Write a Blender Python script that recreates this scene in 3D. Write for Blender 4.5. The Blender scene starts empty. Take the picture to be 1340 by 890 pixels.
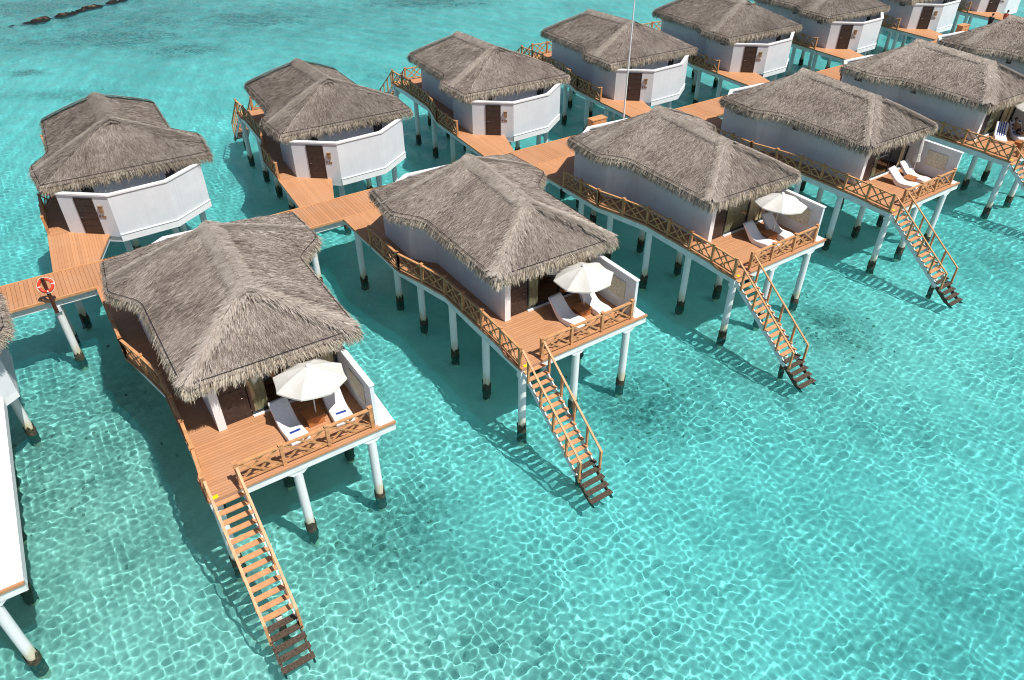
import bpy, math, random
import numpy as np
from mathutils import Vector, Matrix
R = math.radians
sc = bpy.context.scene
COL = sc.collection
rng = np.random.default_rng(11)
random.seed(5)

# ------------------------------------------------------------------ layout
ZD = 3.81                                   # top of the decks above the water
SEABED = -1.35
ANG_F, ANG_B = R(34.12), R(-149.68)         # heading of the two rows of villas
STEP = np.array([10.684, 7.103])            # from one villa to the next
D = STEP / np.hypot(*STEP)                  # along the walkway
N = np.array([-D[1], D[0]])                 # across it
W0, W1 = 36.0, 38.66                        # near and far edge of the walkway, across
def front_pos(i): return np.array([0.35, 23.63]) + (i - 2) * STEP
def back_pos(i): return np.array([-9.9, 60.99]) + (i - 3) * STEP
def walk(a, c, z=ZD): p = D * a + N * c; return Vector((p[0], p[1], z))

# ------------------------------------------------------------------ mesh helpers
class MB:
    def __init__(s): s.v = []; s.f = []; s.m = []; s.sm = []
    def add(s, vs, fs, mi=0, smooth=False):
        b = len(s.v); s.v += [tuple(map(float, p)) for p in vs]
        for f in fs: s.f.append(tuple(i + b for i in f)); s.m.append(mi); s.sm.append(smooth)
    def box(s, x0, x1, y0, y1, z0, z1, mi=0):
        vs = [(x, y, z) for z in (z0, z1) for x, y in ((x0, y0), (x1, y0), (x1, y1), (x0, y1))]
        s.add(vs, [(3, 2, 1, 0), (4, 5, 6, 7), (0, 1, 5, 4), (1, 2, 6, 5), (2, 3, 7, 6), (3, 0, 4, 7)], mi)
    def prism(s, poly, z0, z1, mi=0):
        n = len(poly); a = sum(poly[i][0]*poly[(i+1) % n][1]-poly[(i+1) % n][0]*poly[i][1] for i in range(n))
        if a < 0: poly = poly[::-1]
        vs = [(p[0], p[1], z0) for p in poly] + [(p[0], p[1], z1) for p in poly]
        s.add(vs, [tuple(range(n))[::-1], tuple(range(n, 2*n))] + [(i, (i+1) % n, n+(i+1) % n, n+i) for i in range(n)], mi)
    def bar(s, p, q, w, h, up=(0, 0, 1), mi=0):
        p, q, up = Vector(p), Vector(q), Vector(up); d = (q-p).normalized()
        x = d.cross(up).normalized(); y = x.cross(d).normalized()
        vs = [c + x*sx*w/2 + y*sy*h/2 for c in (p, q) for sx, sy in ((-1, -1), (1, -1), (1, 1), (-1, 1))]
        s.add(vs, [(0, 1, 2, 3), (7, 6, 5, 4), (1, 0, 4, 5), (2, 1, 5, 6), (3, 2, 6, 7), (0, 3, 7, 4)], mi)
    def tube(s, pts, r, n=10, mi=0, cap=True, closed=False):
        pts = [Vector(p) for p in pts]; k = len(pts); rs = r if hasattr(r, '__len__') else [r]*k; vs = []; up = Vector((0, 0, 1))
        for i, p in enumerate(pts):
            a = pts[(i-1) % k if closed else max(i-1, 0)]; b = pts[(i+1) % k if closed else min(i+1, k-1)]
            d = (b-a).normalized(); u = up if abs(d.z) < .95 else Vector((1, 0, 0))
            x = d.cross(u).normalized(); y = d.cross(x)
            for j in range(n):
                t = 2*math.pi*j/n; vs.append(p + (x*math.cos(t)+y*math.sin(t))*rs[i])
        fs = [(i*n+j, i*n+(j+1) % n, ((i+1) % k)*n+(j+1) % n, ((i+1) % k)*n+j) for i in range(k if closed else k-1) for j in range(n)]
        s.add(vs, fs, mi, True)
        if cap and not closed:
            s.add(vs[:n], [tuple(range(n))], mi); s.add(vs[-n:], [tuple(range(n))[::-1]], mi)
    def strip(s, path, t, z0, z1, mi=0, z1s=None):
        """a wall of thickness t to the left of an open path, mitred at its corners"""
        P = [np.array(p, float) for p in path]; k = len(P); off = []
        for i in range(k):
            ns = []
            for a, b in ((i-1, i), (i, i+1)):
                if 0 <= a and b < k:
                    d = P[b]-P[a]; d /= np.hypot(*d); ns.append(np.array([-d[1], d[0]]))
            m = sum(ns); m /= np.hypot(*m); off.append(P[i] + m*t/max(.3, float(m @ ns[0])))
        for i in range(k-1):
            a, b, c, d = P[i], P[i+1], off[i+1], off[i]
            q = [a, b, c, d]; vs = [(p[0], p[1], z0) for p in q] + [(p[0], p[1], z1) for p in q]
            fs = [(3, 2, 1, 0), (4, 5, 6, 7), (0, 1, 5, 4), (2, 3, 7, 6)]
            if i == 0: fs.append((3, 0, 4, 7))
            if i == k-2: fs.append((1, 2, 6, 5))
            s.add(vs, fs, mi)
    def mesh(s, name, mats):
        me = bpy.data.meshes.new(name); me.from_pydata(s.v, [], s.f)
        for m in (mats if isinstance(mats, (list, tuple)) else [mats]): me.materials.append(m)
        me.polygons.foreach_set('material_index', s.m); me.polygons.foreach_set('use_smooth', s.sm); me.update(); return me
    def build(s, name, mats, parent=None):
        o = bpy.data.objects.new(name, s.mesh(name, mats)); COL.objects.link(o)
        if parent is not None: o.parent = parent
        return o

def np_mesh(name, co, quads, mats, smooth=False, mi=None):
    me = bpy.data.meshes.new(name); k = quads.shape[1]; nf = len(quads)
    me.vertices.add(len(co)); me.vertices.foreach_set('co', np.ascontiguousarray(co, 'f4').ravel())
    me.loops.add(nf*k); me.loops.foreach_set('vertex_index', quads.astype('i4').ravel())
    me.polygons.add(nf); me.polygons.foreach_set('loop_start', (np.arange(nf)*k).astype('i4'))
    me.polygons.foreach_set('use_smooth', np.full(nf, smooth))
    for m in mats: me.materials.append(m)
    if mi is not None: me.polygons.foreach_set('material_index', mi.astype('i4'))
    me.update(calc_edges=True); return me

def tag(o, label=None, cat=None, group=None, kind=None):
    for k, v in (('label', label), ('category', cat), ('group', group), ('kind', kind)):
        if v: o[k] = v
    return o
def empty(name, loc=(0, 0, 0), rz=0, scale=None):
    o = bpy.data.objects.new(name, None); COL.objects.link(o); o.location = loc; o.rotation_euler = (0, 0, rz)
    o.empty_display_size = .3
    if scale: o.scale = scale
    return o
def copy_tree(o, parent=None, skip=()):
    c = o.copy(); COL.objects.link(c); c.parent = parent
    for ch in o.children:
        if ch.name.split('.')[0] not in skip: copy_tree(ch, c)
    return c

# ------------------------------------------------------------------ materials
class NT:
    def __init__(s, name):
        s.mat = bpy.data.materials.new(name); s.mat.use_nodes = True; s.t = s.mat.node_tree; s.n = s.t.nodes
        s.bsdf = s.n.get('Principled BSDF'); s.out = s.n.get('Material Output')
    def node(s, typ, **kw):
        x = s.n.new(typ)
        for k, v in kw.items():
            if k.startswith('i_'):
                x.inputs[k[2:].replace('_', ' ')].default_value = v
            else: setattr(x, k, v)
        return x
    def link(s, a, b): s.t.links.new(a, b)
    def math(s, op, a, b=None, c=None):
        x = s.n.new('ShaderNodeMath'); x.operation = op
        for i, q in enumerate((a, b, c)):
            if q is None: continue
            if isinstance(q, (int, float)): x.inputs[i].default_value = q
            else: s.link(q, x.inputs[i])
        return x.outputs[0]
    def coord(s, kind='Object'): return s.n.new('ShaderNodeTexCoord').outputs[kind]
    def pos(s): return s.n.new('ShaderNodeNewGeometry').outputs['Position']
    def noise(s, vec, scale, detail=4, rough=.55, mapscale=None):
        if mapscale:
            m = s.n.new('ShaderNodeMapping'); m.inputs['Scale'].default_value = mapscale; s.link(vec, m.inputs[0]); vec = m.outputs[0]
        x = s.node('ShaderNodeTexNoise', i_Scale=scale, i_Detail=detail, i_Roughness=rough); s.link(vec, x.inputs['Vector']); return x.outputs[0]
    def ramp(s, fac, stops):
        x = s.n.new('ShaderNodeValToRGB'); e = x.color_ramp.elements
        while len(e) < len(stops): e.new(.5)
        for el, (p, c) in zip(e, stops): el.position = p; el.color = (*c, 1) if len(c) == 3 else c
        s.link(fac, x.inputs[0]); return x.outputs[0]
    def mix(s, fac, a, b, mode='MIX'):
        x = s.n.new('ShaderNodeMix'); x.data_type = 'RGBA'; x.blend_type = mode
        for i, q in ((0, fac), (6, a), (7, b)):
            if isinstance(q, (int, float)): x.inputs[i].default_value = q
            elif isinstance(q, tuple): x.inputs[i].default_value = (*q, 1) if len(q) == 3 else q
            else: s.link(q, x.inputs[i])
        return x.outputs[2]
    def base(s, c, rough=.6, spec=.4):
        i = s.bsdf.inputs
        if isinstance(c, tuple): i['Base Color'].default_value = (*c, 1)
        else: s.link(c, i['Base Color'])
        i['Roughness'].default_value = rough; i['Specular IOR Level'].default_value = spec; return s
    def bump(s, h, strength=.3, dist=.02):
        x = s.node('ShaderNodeBump', i_Strength=strength, i_Distance=dist); s.link(h, x.inputs['Height']); s.link(x.outputs[0], s.bsdf.inputs['Normal']); return s

def simple(name, c, rough=.6, var=.12, scale=3., spec=.4, bump=0, metallic=0, world=False):
    t = NT(name); v = t.pos() if world else t.coord()
    n = t.noise(v, scale, 5); lo = tuple(x*(1-var) for x in c); hi = tuple(min(1, x*(1+var)) for x in c)
    t.base(t.ramp(n, [(.3, lo), (.7, hi)]), rough, spec); t.bsdf.inputs['Metallic'].default_value = metallic
    if bump: t.bump(n, bump, .02)
    return t.mat

def boards(name, c, axis, pitch=.14, gap=.09):
    """deck boards laid across one axis: each board its own shade, a thin dark groove between boards"""
    t = NT(name); v = t.coord(); sep = t.n.new('ShaderNodeSeparateXYZ'); t.link(v, sep.inputs[0])
    q = t.math('DIVIDE', sep.outputs[axis], pitch); fr = t.math('FRACT', q); fl = t.math('FLOOR', q)
    wn = t.node('ShaderNodeTexWhiteNoise', noise_dimensions='1D'); t.link(fl, wn.inputs['W'])
    sc3 = (1.5, 22, 1) if axis == 1 else (22, 1.5, 1)
    grain = t.noise(v, 1.6, 6, .6, sc3); big = t.noise(t.pos(), .55, 3)
    col = t.ramp(wn.outputs[0], [(0, tuple(x*.8 for x in c)), (1, tuple(min(1, x*1.12) for x in c))])
    col = t.mix(.5, col, t.ramp(grain, [(.3, tuple(x*.78 for x in c)), (.7, tuple(min(1, x*1.15) for x in c))]))
    col = t.mix(t.math('MULTIPLY', t.ramp(big, [(.45, (0, 0, 0)), (.65, (1, 1, 1))]), .35), col, (c[0]*.8+.1, c[1]*.8+.09, c[2]*.8+.08))
    g = t.math('LESS_THAN', fr, gap)
    col = t.mix(t.math('MULTIPLY', g, .72), col, (c[0]*.22, c[1]*.2, c[2]*.2))
    t.base(col, .62, .3); t.bump(t.math('SUBTRACT', 1., g), .6, .008); return t.mat

ORANGE = (.50, .245, .118)
M = {}
M['deck'] = boards('deck_boards', ORANGE, 1)
M['walk'] = boards('walkway_boards', (.49, .235, .112), 0, .19)
M['landing'] = boards('landing_boards', (.54, .262, .124), 0, .14, .05)
M['wood'] = simple('railing_wood', (.50, .245, .105), .55, .3, 6)
M['woodtop'] = simple('handrail_wood', (.56, .28, .125), .5, .2, 6)
M['tread'] = simple('tread_wood', (.56, .275, .13), .6, .16, 5)
M['wet'] = simple('weathered_tread', (.075, .052, .036), .8, .6, 14, bump=.6)
def white_wall():
    t = NT('white_boarded_wall'); v = t.coord(); sep = t.n.new('ShaderNodeSeparateXYZ'); t.link(v, sep.inputs[0])
    a = t.math('FRACT', t.math('MULTIPLY', t.math('ADD', sep.outputs[0], t.math('MULTIPLY', sep.outputs[1], .83)), 2.2))
    groove = t.math('LESS_THAN', a, .035)
    n = t.noise(t.pos(), 1.1, 6, .6); st = t.noise(t.pos(), 2.2, 5, .6, (3, 3, .35))
    col = t.ramp(n, [(.3, (.63, .66, .69)), (.7, (.71, .73, .75))])
    col = t.mix(t.math('MULTIPLY', t.math('GREATER_THAN', st, .60), .15), col, (.52, .52, .49))
    col = t.mix(t.math('MULTIPLY', groove, .13), col, (.4, .41, .42))
    t.base(col, .55, .35); t.bump(t.math('SUBTRACT', 1., groove), .3, .006); return t.mat
M['wall'] = white_wall()
M['white'] = simple('white_paint', (.79, .79, .79), .5, .05, 2)
M['beam'] = simple('white_beam_paint', (.72, .74, .74), .55, .1, 2.5)
def pile_mat():
    t = NT('painted_pile'); v = t.pos(); sep = t.n.new('ShaderNodeSeparateXYZ'); t.link(v, sep.inputs[0])
    n = t.noise(v, 2.2, 6, .6, (3, 3, .5))
    h = t.math('ADD', sep.outputs[2], t.math('MULTIPLY', t.math('SUBTRACT', n, .5), 1.2))
    f = t.ramp(h, [(.55, (.60, .55, .40)), (.95, (.72, .74, .74))])
    col = t.mix(t.math('MULTIPLY', t.math('GREATER_THAN', n, .6), .25), f, (.5, .5, .45)); t.base(col, .6, .3); return t.mat
M['pile'] = pile_mat()
def crust_mat():
    t = NT('shell_crust'); n = t.noise(t.pos(), 9, 6, .65)
    t.base(t.ramp(n, [(.3, (.018, .018, .015)), (.52, (.06, .052, .032)), (.75, (.20, .15, .075))]), .75); t.bump(n, 1, .06); return t.mat
M['crust'] = crust_mat()
M['darkdoor'] = simple('dark_door_wood', (.047, .031, .026), .45, .35, 7)
M['metal'] = simple('brushed_metal', (.6, .6, .6), .3, .05, 3, metallic=1)
M['dark'] = simple('dark_window', (.025, .028, .03), .2, .1, 3, spec=.6)
M['room'] = simple('room_wood', (.30, .14, .055), .5, .3, 3)
M['roomwall'] = simple('room_wall', (.42, .33, .22), .7, .1, 2)
M['lampwood'] = simple('lamp_wood', (.30, .19, .10), .6, .2, 6)
M['yellow'] = simple('yellow_plastic', (.85, .62, .01), .45, .04, 4)
M['plastic'] = simple('white_moulded_plastic', (.82, .82, .83), .35, .03, 2, spec=.5)
def canvas_mat():
    t = NT('umbrella_canvas'); n = t.noise(t.coord(), 4, 5); t.base(t.ramp(n, [(.3, (.70, .68, .63)), (.7, (.78, .765, .72))]), .85, .2)
    tr = t.node('ShaderNodeBsdfTranslucent', i_Color=(.75, .72, .66, 1)); mx = t.node('ShaderNodeMixShader', i_Fac=.25)
    t.link(t.bsdf.outputs[0], mx.inputs[1]); t.link(tr.outputs[0], mx.inputs[2]); t.link(mx.outputs[0], t.out.inputs[0]); return t.mat
M['canvas'] = canvas_mat()
def curtain_mat():
    t = NT('curtain_cloth'); n = t.noise(t.coord(), 3, 5, .6, (6, 1, .4)); t.base(t.ramp(n, [(.3, (.52, .43, .24)), (.7, (.70, .62, .42))]), .9, .1); return t.mat
M['curtain'] = curtain_mat()
def relief_mat():
    t = NT('carved_stone_relief'); x = t.node('ShaderNodeTexVoronoi', i_Scale=5.5, feature='DISTANCE_TO_EDGE'); t.link(t.coord(), x.inputs['Vector'])
    n = t.noise(t.coord(), 7, 4); f = t.math('ADD', t.math('MULTIPLY', x.outputs[0], 1.6), t.math('MULTIPLY', n, .6))
    t.base(t.ramp(f, [(.2, (.50, .46, .33)), (.6, (.68, .64, .50))]), .8); t.bump(f, .8, .03); return t.mat
M['relief'] = relief_mat()
def glass_mat():
    t = NT('window_glass'); t.bsdf.inputs['Base Color'].default_value = (.9, .95, .95, 1); g = t.node('ShaderNodeBsdfGlossy', i_Roughness=.02)
    tr = t.node('ShaderNodeBsdfTransparent', i_Color=(.82, .86, .85, 1)); mx = t.node('ShaderNodeMixShader', i_Fac=.09)
    t.link(tr.outputs[0], mx.inputs[1]); t.link(g.outputs[0], mx.inputs[2]); t.link(mx.outputs[0], t.out.inputs[0]); return t.mat
M['glass'] = glass_mat()
def thatch_mat(name, lo, mid, hi):
    t = NT(name); g = t.n.new('ShaderNodeNewGeometry'); r = g.outputs['Random Per Island']
    p = g.outputs['Position']; n = t.noise(p, .55, 5, .6); n2 = t.noise(p, 2.6, 4, .6)
    f = t.math('ADD', t.math('MULTIPLY', r, .72), t.math('ADD', t.math('MULTIPLY', t.math('SUBTRACT', n, .5), .9), t.math('MULTIPLY', t.math('SUBTRACT', n2, .5), .5)))
    f = t.math('ADD', f, .12)
    col = t.ramp(f, [(.05, lo), (.45, mid), (.95, hi)])
    oi = t.n.new('ShaderNodeObjectInfo'); col = t.mix(1., col, oi.outputs['Color'], 'MULTIPLY')
    t.base(col, .85, .15); return t.mat
M['thatch'] = thatch_mat('thatch', (.115, .09, .076), (.29, .245, .215), (.53, .475, .425))
M['thatch_light'] = thatch_mat('bleached_thatch', (.24, .20, .168), (.40, .35, .305), (.58, .525, .47))
M['fringe'] = thatch_mat('eave_thatch', (.18, .135, .095), (.42, .36, .285), (.66, .59, .50))
M['under'] = simple('thatch_underlayer', (.10, .078, .06), .95, .4, 6)
M['rope'] = simple('dark_rope', (.02, .018, .018), .8, .2, 8)
M['stripe_blue'] = simple('blue_cloth', (.012, .045, .30), .9, .1, 5)
M['towel'] = simple('white_towel', (.80, .80, .80), .95, .06, 8, spec=.1, bump=.3)
M['tablewood'] = simple('table_wood', (.40, .15, .05), .45, .25, 4)
M['lifered'] = simple('red_orange_foam', (.72, .055, .02), .5, .08, 6)
M['band'] = simple('pale_band', (.75, .72, .66), .6, .05, 6)
M['postwood'] = simple('dark_post_wood', (.10, .035, .02), .6, .2, 6)
M['skin'] = simple('skin', (.36, .19, .125), .55, .08, 8)
M['navy'] = simple('dark_clothes', (.012, .013, .02), .8, .2, 8)
M['redcloth'] = simple('red_clothes', (.42, .06, .04), .8, .2, 8)
M['hair'] = simple('dark_hair', (.02, .014, .01), .6, .2, 8)
M['bagcloth'] = simple('grey_cloth', (.55, .53, .52), .85, .25, 9)
def rock_mat():
    t = NT('boulder_rock'); p = t.pos(); n = t.noise(p, 1.6, 7, .65); sep = t.n.new('ShaderNodeSeparateXYZ'); t.link(p, sep.inputs[0])
    wet = t.ramp(t.math('ADD', sep.outputs[2], t.math('MULTIPLY', n, .5)), [(.42, (.035, .028, .02)), (.75, (1, 1, 1))])
    col = t.ramp(n, [(.35, (.05, .038, .022)), (.55, (.17, .12, .06)), (.75, (.40, .32, .22))])
    t.base(t.mix(1., col, wet, 'MULTIPLY'), .85); t.bump(n, 1, .1); return t.mat
M['rock'] = rock_mat()

# ------------------------------------------------------------------ the water villa
EA = dict(A=(-.12, 13.48, 6.55), B=(-.46, 10.35, 6.6), C=(.54, 9.15, 6.62), D=(.54, 2.66, 6.55), E=(7.10, 2.46, 6.55),
          F=(7.2, 9.0, 6.6), G=(8.56, 9.85, 6.6), H=(8.5, 13.28, 6.55))
R1, R2 = np.array([3.86, 5.1, 8.27]), np.array([4.1, 10.3, 8.45])
def eave_loop():
    """closed eave line with softened wings; every eave point has its foot on the ridge"""
    P = {k: np.array(v) for k, v in EA.items()}
    def curve(a, b, c, d, n=9):                                     # S-curve from side wall out to the wing
        t = np.linspace(0, 1, n)[:, None]; p0, p1, p2, p3 = a, b, c, d
        return (1-t)**3*p0 + 3*(1-t)**2*t*p1 + 3*(1-t)*t*t*p2 + t**3*p3
    lerp = lambda a, b, t: a*(1-t) + b*t
    e, r = [], []
    def put(pts, r0, r1):
        pts = list(pts)
        for i, p in enumerate(pts): e.append(p); r.append(lerp(r0, r1, i/max(1, len(pts)-1)))
    straight = lambda a, b, n: [lerp(a, b, i/n) for i in range(n)]
    put(straight(P['D'], P['E'], 14), R1, R1)
    c0 = lerp(P['E'], P['F'], .93)
    put(straight(P['E'], c0, 12), R1, lerp(R1, R2, .86))
    put(curve(c0, P['F']+[.02, .1, 0], P['G']-[.05, .1, 0], lerp(P['G'], P['H'], .1)), lerp(R1, R2, .86), R2)
    put(straight(lerp(P['G'], P['H'], .13), P['H'], 6), R2, R2)
    put(straight(P['H'], P['A'], 18), R2, R2)
    put(straight(P['A'], lerp(P['A'], P['B'], .89), 6), R2, R2)
    c1 = lerp(P['D'], P['C'], .92)
    put(curve(lerp(P['A'], P['B'], .91), P['B']+[-.01, -.12, 0], P['C']+[-.04, .16, 0], c1, 11), R2, lerp(R1, R2, .75))
    put(straight(c1, P['D'], 12)[1:], lerp(R1, R2, .74), R1)
    return np.array(e), np.array(r)

def make_roof(seed):
    g = np.random.default_rng(seed)
    e, r = eave_loop(); n = len(e); nx = np.roll(np.arange(n), -1)
    base = MB(); S = [0, .25, .5, .75, 1.]
    bul = lambda s: .05*np.sin(np.pi*s)                              # a soft belly in the slope
    pt = lambda i, s: r[i]*(1-s) + e[i]*s + np.array([0, 0, bul(s)-.03])
    for i in range(n):
        j = nx[i]
        for a, b in zip(S[:-1], S[1:]):
            q = [pt(i, a), pt(i, b), pt(j, b), pt(j, a)]
            base.add(q, [(0, 1, 2, 3)], 0, True); base.add([p-[0, 0, .24] for p in q], [(3, 2, 1, 0)], 0)
        q = [e[i]-[0, 0, .03], e[j]-[0, 0, .03], e[j]-[0, 0, .27], e[i]-[0, 0, .27]]; base.add(q, [(3, 2, 1, 0)], 0)
    bv, bf = np.array(base.v), np.array(base.f)
    # --- blades of thatch lying down the slope
    seg = np.linalg.norm(e[nx]-e, axis=1); sl = np.linalg.norm(e-r, axis=1); wr = np.linalg.norm(r[nx]-r, axis=1)
    area = (seg+wr)/2*sl; K = 92000
    i = g.choice(n, K, p=area/area.sum()); j = nx[i]; u = g.random(K)[:, None]
    m = (wr/(seg+wr+1e-9))[i]; s = g.random(K); s = np.where(g.random(K) < 2*m, s, np.sqrt(s))
    rows = np.round(s*14)/14 + g.normal(0, .018, K); s = np.where(g.random(K) < .6, rows, s); s = np.clip(s, .01, .975)[:, None]
    rr, ee = r[i]*(1-u)+r[j]*u, e[i]*(1-u)+e[j]*u
    root = rr*(1-s)+ee*s + np.concatenate([np.zeros((K, 2)), bul(s)], 1)
    fan = ee-rr; fan /= np.linalg.norm(fan, axis=1)[:, None]
    along = e[j]-e[i]; along /= np.linalg.norm(along, axis=1)[:, None]
    face = np.cross(along, fan); face *= np.sign(face[:, 2:3]); face /= np.linalg.norm(face, axis=1)[:, None]
    dn = fan - along*np.sum(fan*along, 1)[:, None]; dn /= np.linalg.norm(dn, axis=1)[:, None]
    d = .55*dn+.45*fan; d /= np.linalg.norm(d, axis=1)[:, None]
    side = np.cross(face, d)
    ja = g.normal(0, .24, K)[:, None]; lift = np.abs(g.normal(.10, .06, K))[:, None]
    d = d*np.cos(ja)+side*np.sin(ja); side = np.cross(face, d)
    L = g.uniform(.15, .38, K)[:, None]; L = np.minimum(L, (1-s)*sl[i][:, None]+.06); w = g.uniform(.005, .014, K)[:, None]
    tilt = g.normal(0, .5, K)[:, None]; sd = side*np.cos(tilt)+face*np.sin(tilt)
    tip = root + d*L*np.cos(lift)+face*L*np.sin(lift); root = root + face*g.uniform(-.02, .02, K)[:, None]
    q = np.stack([root-sd*w, root+sd*w, tip+sd*w*.35, tip-sd*w*.35], 1).reshape(-1, 3)
    # --- paler straw lapped over the four hips
    hq = []
    for (a, b) in ((R1, EA['D']), (R1, EA['E']), (R2, np.array(EA['B'])*.62+np.array(EA['A'])*.38), (R2, np.array(EA['G'])*.62+np.array(EA['H'])*.38)):
        a, b = np.array(a), np.array(b)+[0, 0, .0]; kh = 2000; t = g.random(kh)[:, None]**.8*.94; ax = (b-a)/np.linalg.norm(b-a); sx = np.cross(ax, [0, 0, 1]); sx /= np.linalg.norm(sx); up = np.cross(sx, ax)
        off = g.normal(0, .17, kh)[:, None]; pr = a+(b-a)*t+sx*off+up*(.10-.32*np.abs(off))+np.concatenate([np.zeros((kh, 2)), bul(t)], 1)
        d_ = ax+sx*(np.sign(off)*.35+off*1.2)+sx*g.normal(0, .2, kh)[:, None]-up*np.abs(off)*.5; d_ /= np.linalg.norm(d_, axis=1)[:, None]; s2 = np.cross(up, d_)
        ll = g.uniform(.16, .36, kh)[:, None]; ww = g.uniform(.007, .018, kh)[:, None]; tp = pr+d_*ll+up*.03
        hq.append(np.stack([pr-s2*ww, pr+s2*ww, tp+s2*ww*.4, tp-s2*ww*.4], 1).reshape(-1, 3))
    hq = np.concatenate(hq); KH = len(hq)//4
    mi = np.where(g.random(K) < .05, 2, 1)
    # --- fringe hanging from the eave
    KF = 11000; fi = g.choice(n, KF, p=seg/seg.sum()); fj = nx[fi]; u = g.random(KF)[:, None]
    p = e[fi]*(1-u)+e[fj]*u; o = p-(r[fi]*(1-u)+r[fj]*u); o[:, 2] = 0; o /= np.linalg.norm(o, axis=1)[:, None]
    al = e[fj]-e[fi]; al /= np.linalg.norm(al, axis=1)[:, None]
    clump = .5+.5*np.sin(np.linalg.norm(p[:, :2]*[7.1, 6.3], axis=1)*3.1+p[:, 0]*5)[:, None]
    lay = g.random(KF)[:, None]; an = R(50)+R(34)*lay+g.normal(0, .12, KF)[:, None]; L = (g.uniform(.24, .44, KF)[:, None])*(.8+.4*clump)
    dd = o*np.cos(an)+np.array([0, 0, -1])*np.sin(an)+al*g.normal(0, .15, KF)[:, None]; dd /= np.linalg.norm(dd, axis=1)[:, None]
    p = p + o*(.02-.12*g.random(KF)[:, None]) + np.array([0, 0, 1])*(.09-.3*lay)
    w = g.uniform(.007, .018, KF)[:, None]; t = g.normal(0, .5, KF)[:, None]; sd = al*np.cos(t)+o*np.sin(t); tp = p+dd*L
    qf = np.stack([p-sd*w, p+sd*w, tp+sd*w*.4, tp-sd*w*.4], 1).reshape(-1, 3)
    co = np.concatenate([bv, q, qf, hq]); nb = len(bv); k2 = K+KF+KH
    quads = np.concatenate([bf, np.arange(k2*4).reshape(-1, 4)+nb])
    mis = np.concatenate([np.zeros(len(bf)), mi, np.full(KF, 3), np.full(KH, 2)])
    return np_mesh('thatched_roof', co, quads, [M['under'], M['thatch'], M['thatch_light'], M['fringe']], False, mis)

def make_cap(seed):
    g = np.random.default_rng(seed); a, b = R1+[0, -.25, .02], R2+[0, .25, .02]
    mb = MB(); pr = [(-.30, -.17), (-.2, -.05), (-.1, .03), (0, .05), (.1, .03), (.2, -.05), (.30, -.17)]
    ax = (b-a)/np.linalg.norm(b-a); sx = np.array([ax[1], -ax[0], 0]); vs = [a+t*(b-a)+sx*x+np.array([0, 0, z]) for t in np.linspace(.04, .96, 12) for x, z in pr]
    k = len(pr); mb.add(vs, [(i*k+j, i*k+j+1, (i+1)*k+j+1, (i+1)*k+j) for i in range(11) for j in range(k-1)], 0, True)
    bv, bf = np.array(mb.v), np.array(mb.f)
    K = 7000; t = g.uniform(-.03, 1.03, K)[:, None]; sg = np.where(g.random(K) < .5, -1, 1)[:, None]; x = g.uniform(-.08, .34, K)[:, None]
    root = a+(b-a)*t+sx*sg*x+np.array([0, 0, 1])*(.075-.62*np.abs(x)**1.15)+np.array([0, 0, 1])*g.normal(0, .02, K)[:, None]
    d = sx*sg*.86+np.array([0, 0, -.5])+ax*g.normal(0, .25, K)[:, None]; d /= np.linalg.norm(d, axis=1)[:, None]
    L = g.uniform(.14, .36, K)[:, None]; w = g.uniform(.007, .018, K)[:, None]; tip = root+d*L+np.array([0, 0, .03])
    q = np.stack([root-ax*w, root+ax*w, tip+ax*w*.5, tip-ax*w*.5], 1).reshape(-1, 3)
    qs = [q]
    for end, sgn in ((a, -1), (b, 1)):                               # straw closing both ends of the cap
        ke = 700; x = g.uniform(-.34, .34, ke)[:, None]; root = end+ax*sgn*g.uniform(-.2, .0, ke)[:, None]+sx*x+np.array([0, 0, 1])*(.06-.62*np.abs(x)**1.15)
        d = ax*sgn*.8+sx*x*1.1+np.array([0, 0, -.5]); d = d+g.normal(0, .12, (ke, 3)); d /= np.linalg.norm(d, axis=1)[:, None]
        L = g.uniform(.12, .34, ke)[:, None]; w = g.uniform(.007, .016, ke)[:, None]; tip = root+d*L; qs.append(np.stack([root-sx*w, root+sx*w, tip+sx*w*.5, tip-sx*w*.5], 1).reshape(-1, 3)); K += ke
    q = np.concatenate(qs)
    return np_mesh('ridge_cap', np.concatenate([bv, q]), np.concatenate([bf, np.arange(K*4).reshape(-1, 4)+len(bv)]), [M['under'], M['thatch_light']], False,
                   np.concatenate([np.zeros(len(bf)), np.ones(K)]))

WL, B1P, B2P, B3P = (.41, 13.49), (2.73, 15.16), (5.73, 14.87), (7.85, 13.2)
LEFT = [(-.62, 13.1), (-.62, 11.5), (-.62, 9.9), (-.17, 8.2), (.2, 6.6), (.2, 4.95), (.2, 3.3), (.16, 1.7), (.05, .1)]
FRONT = [(1.16, .1), (2.75, .1), (4.45, .1), (6.18, .1)]

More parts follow.
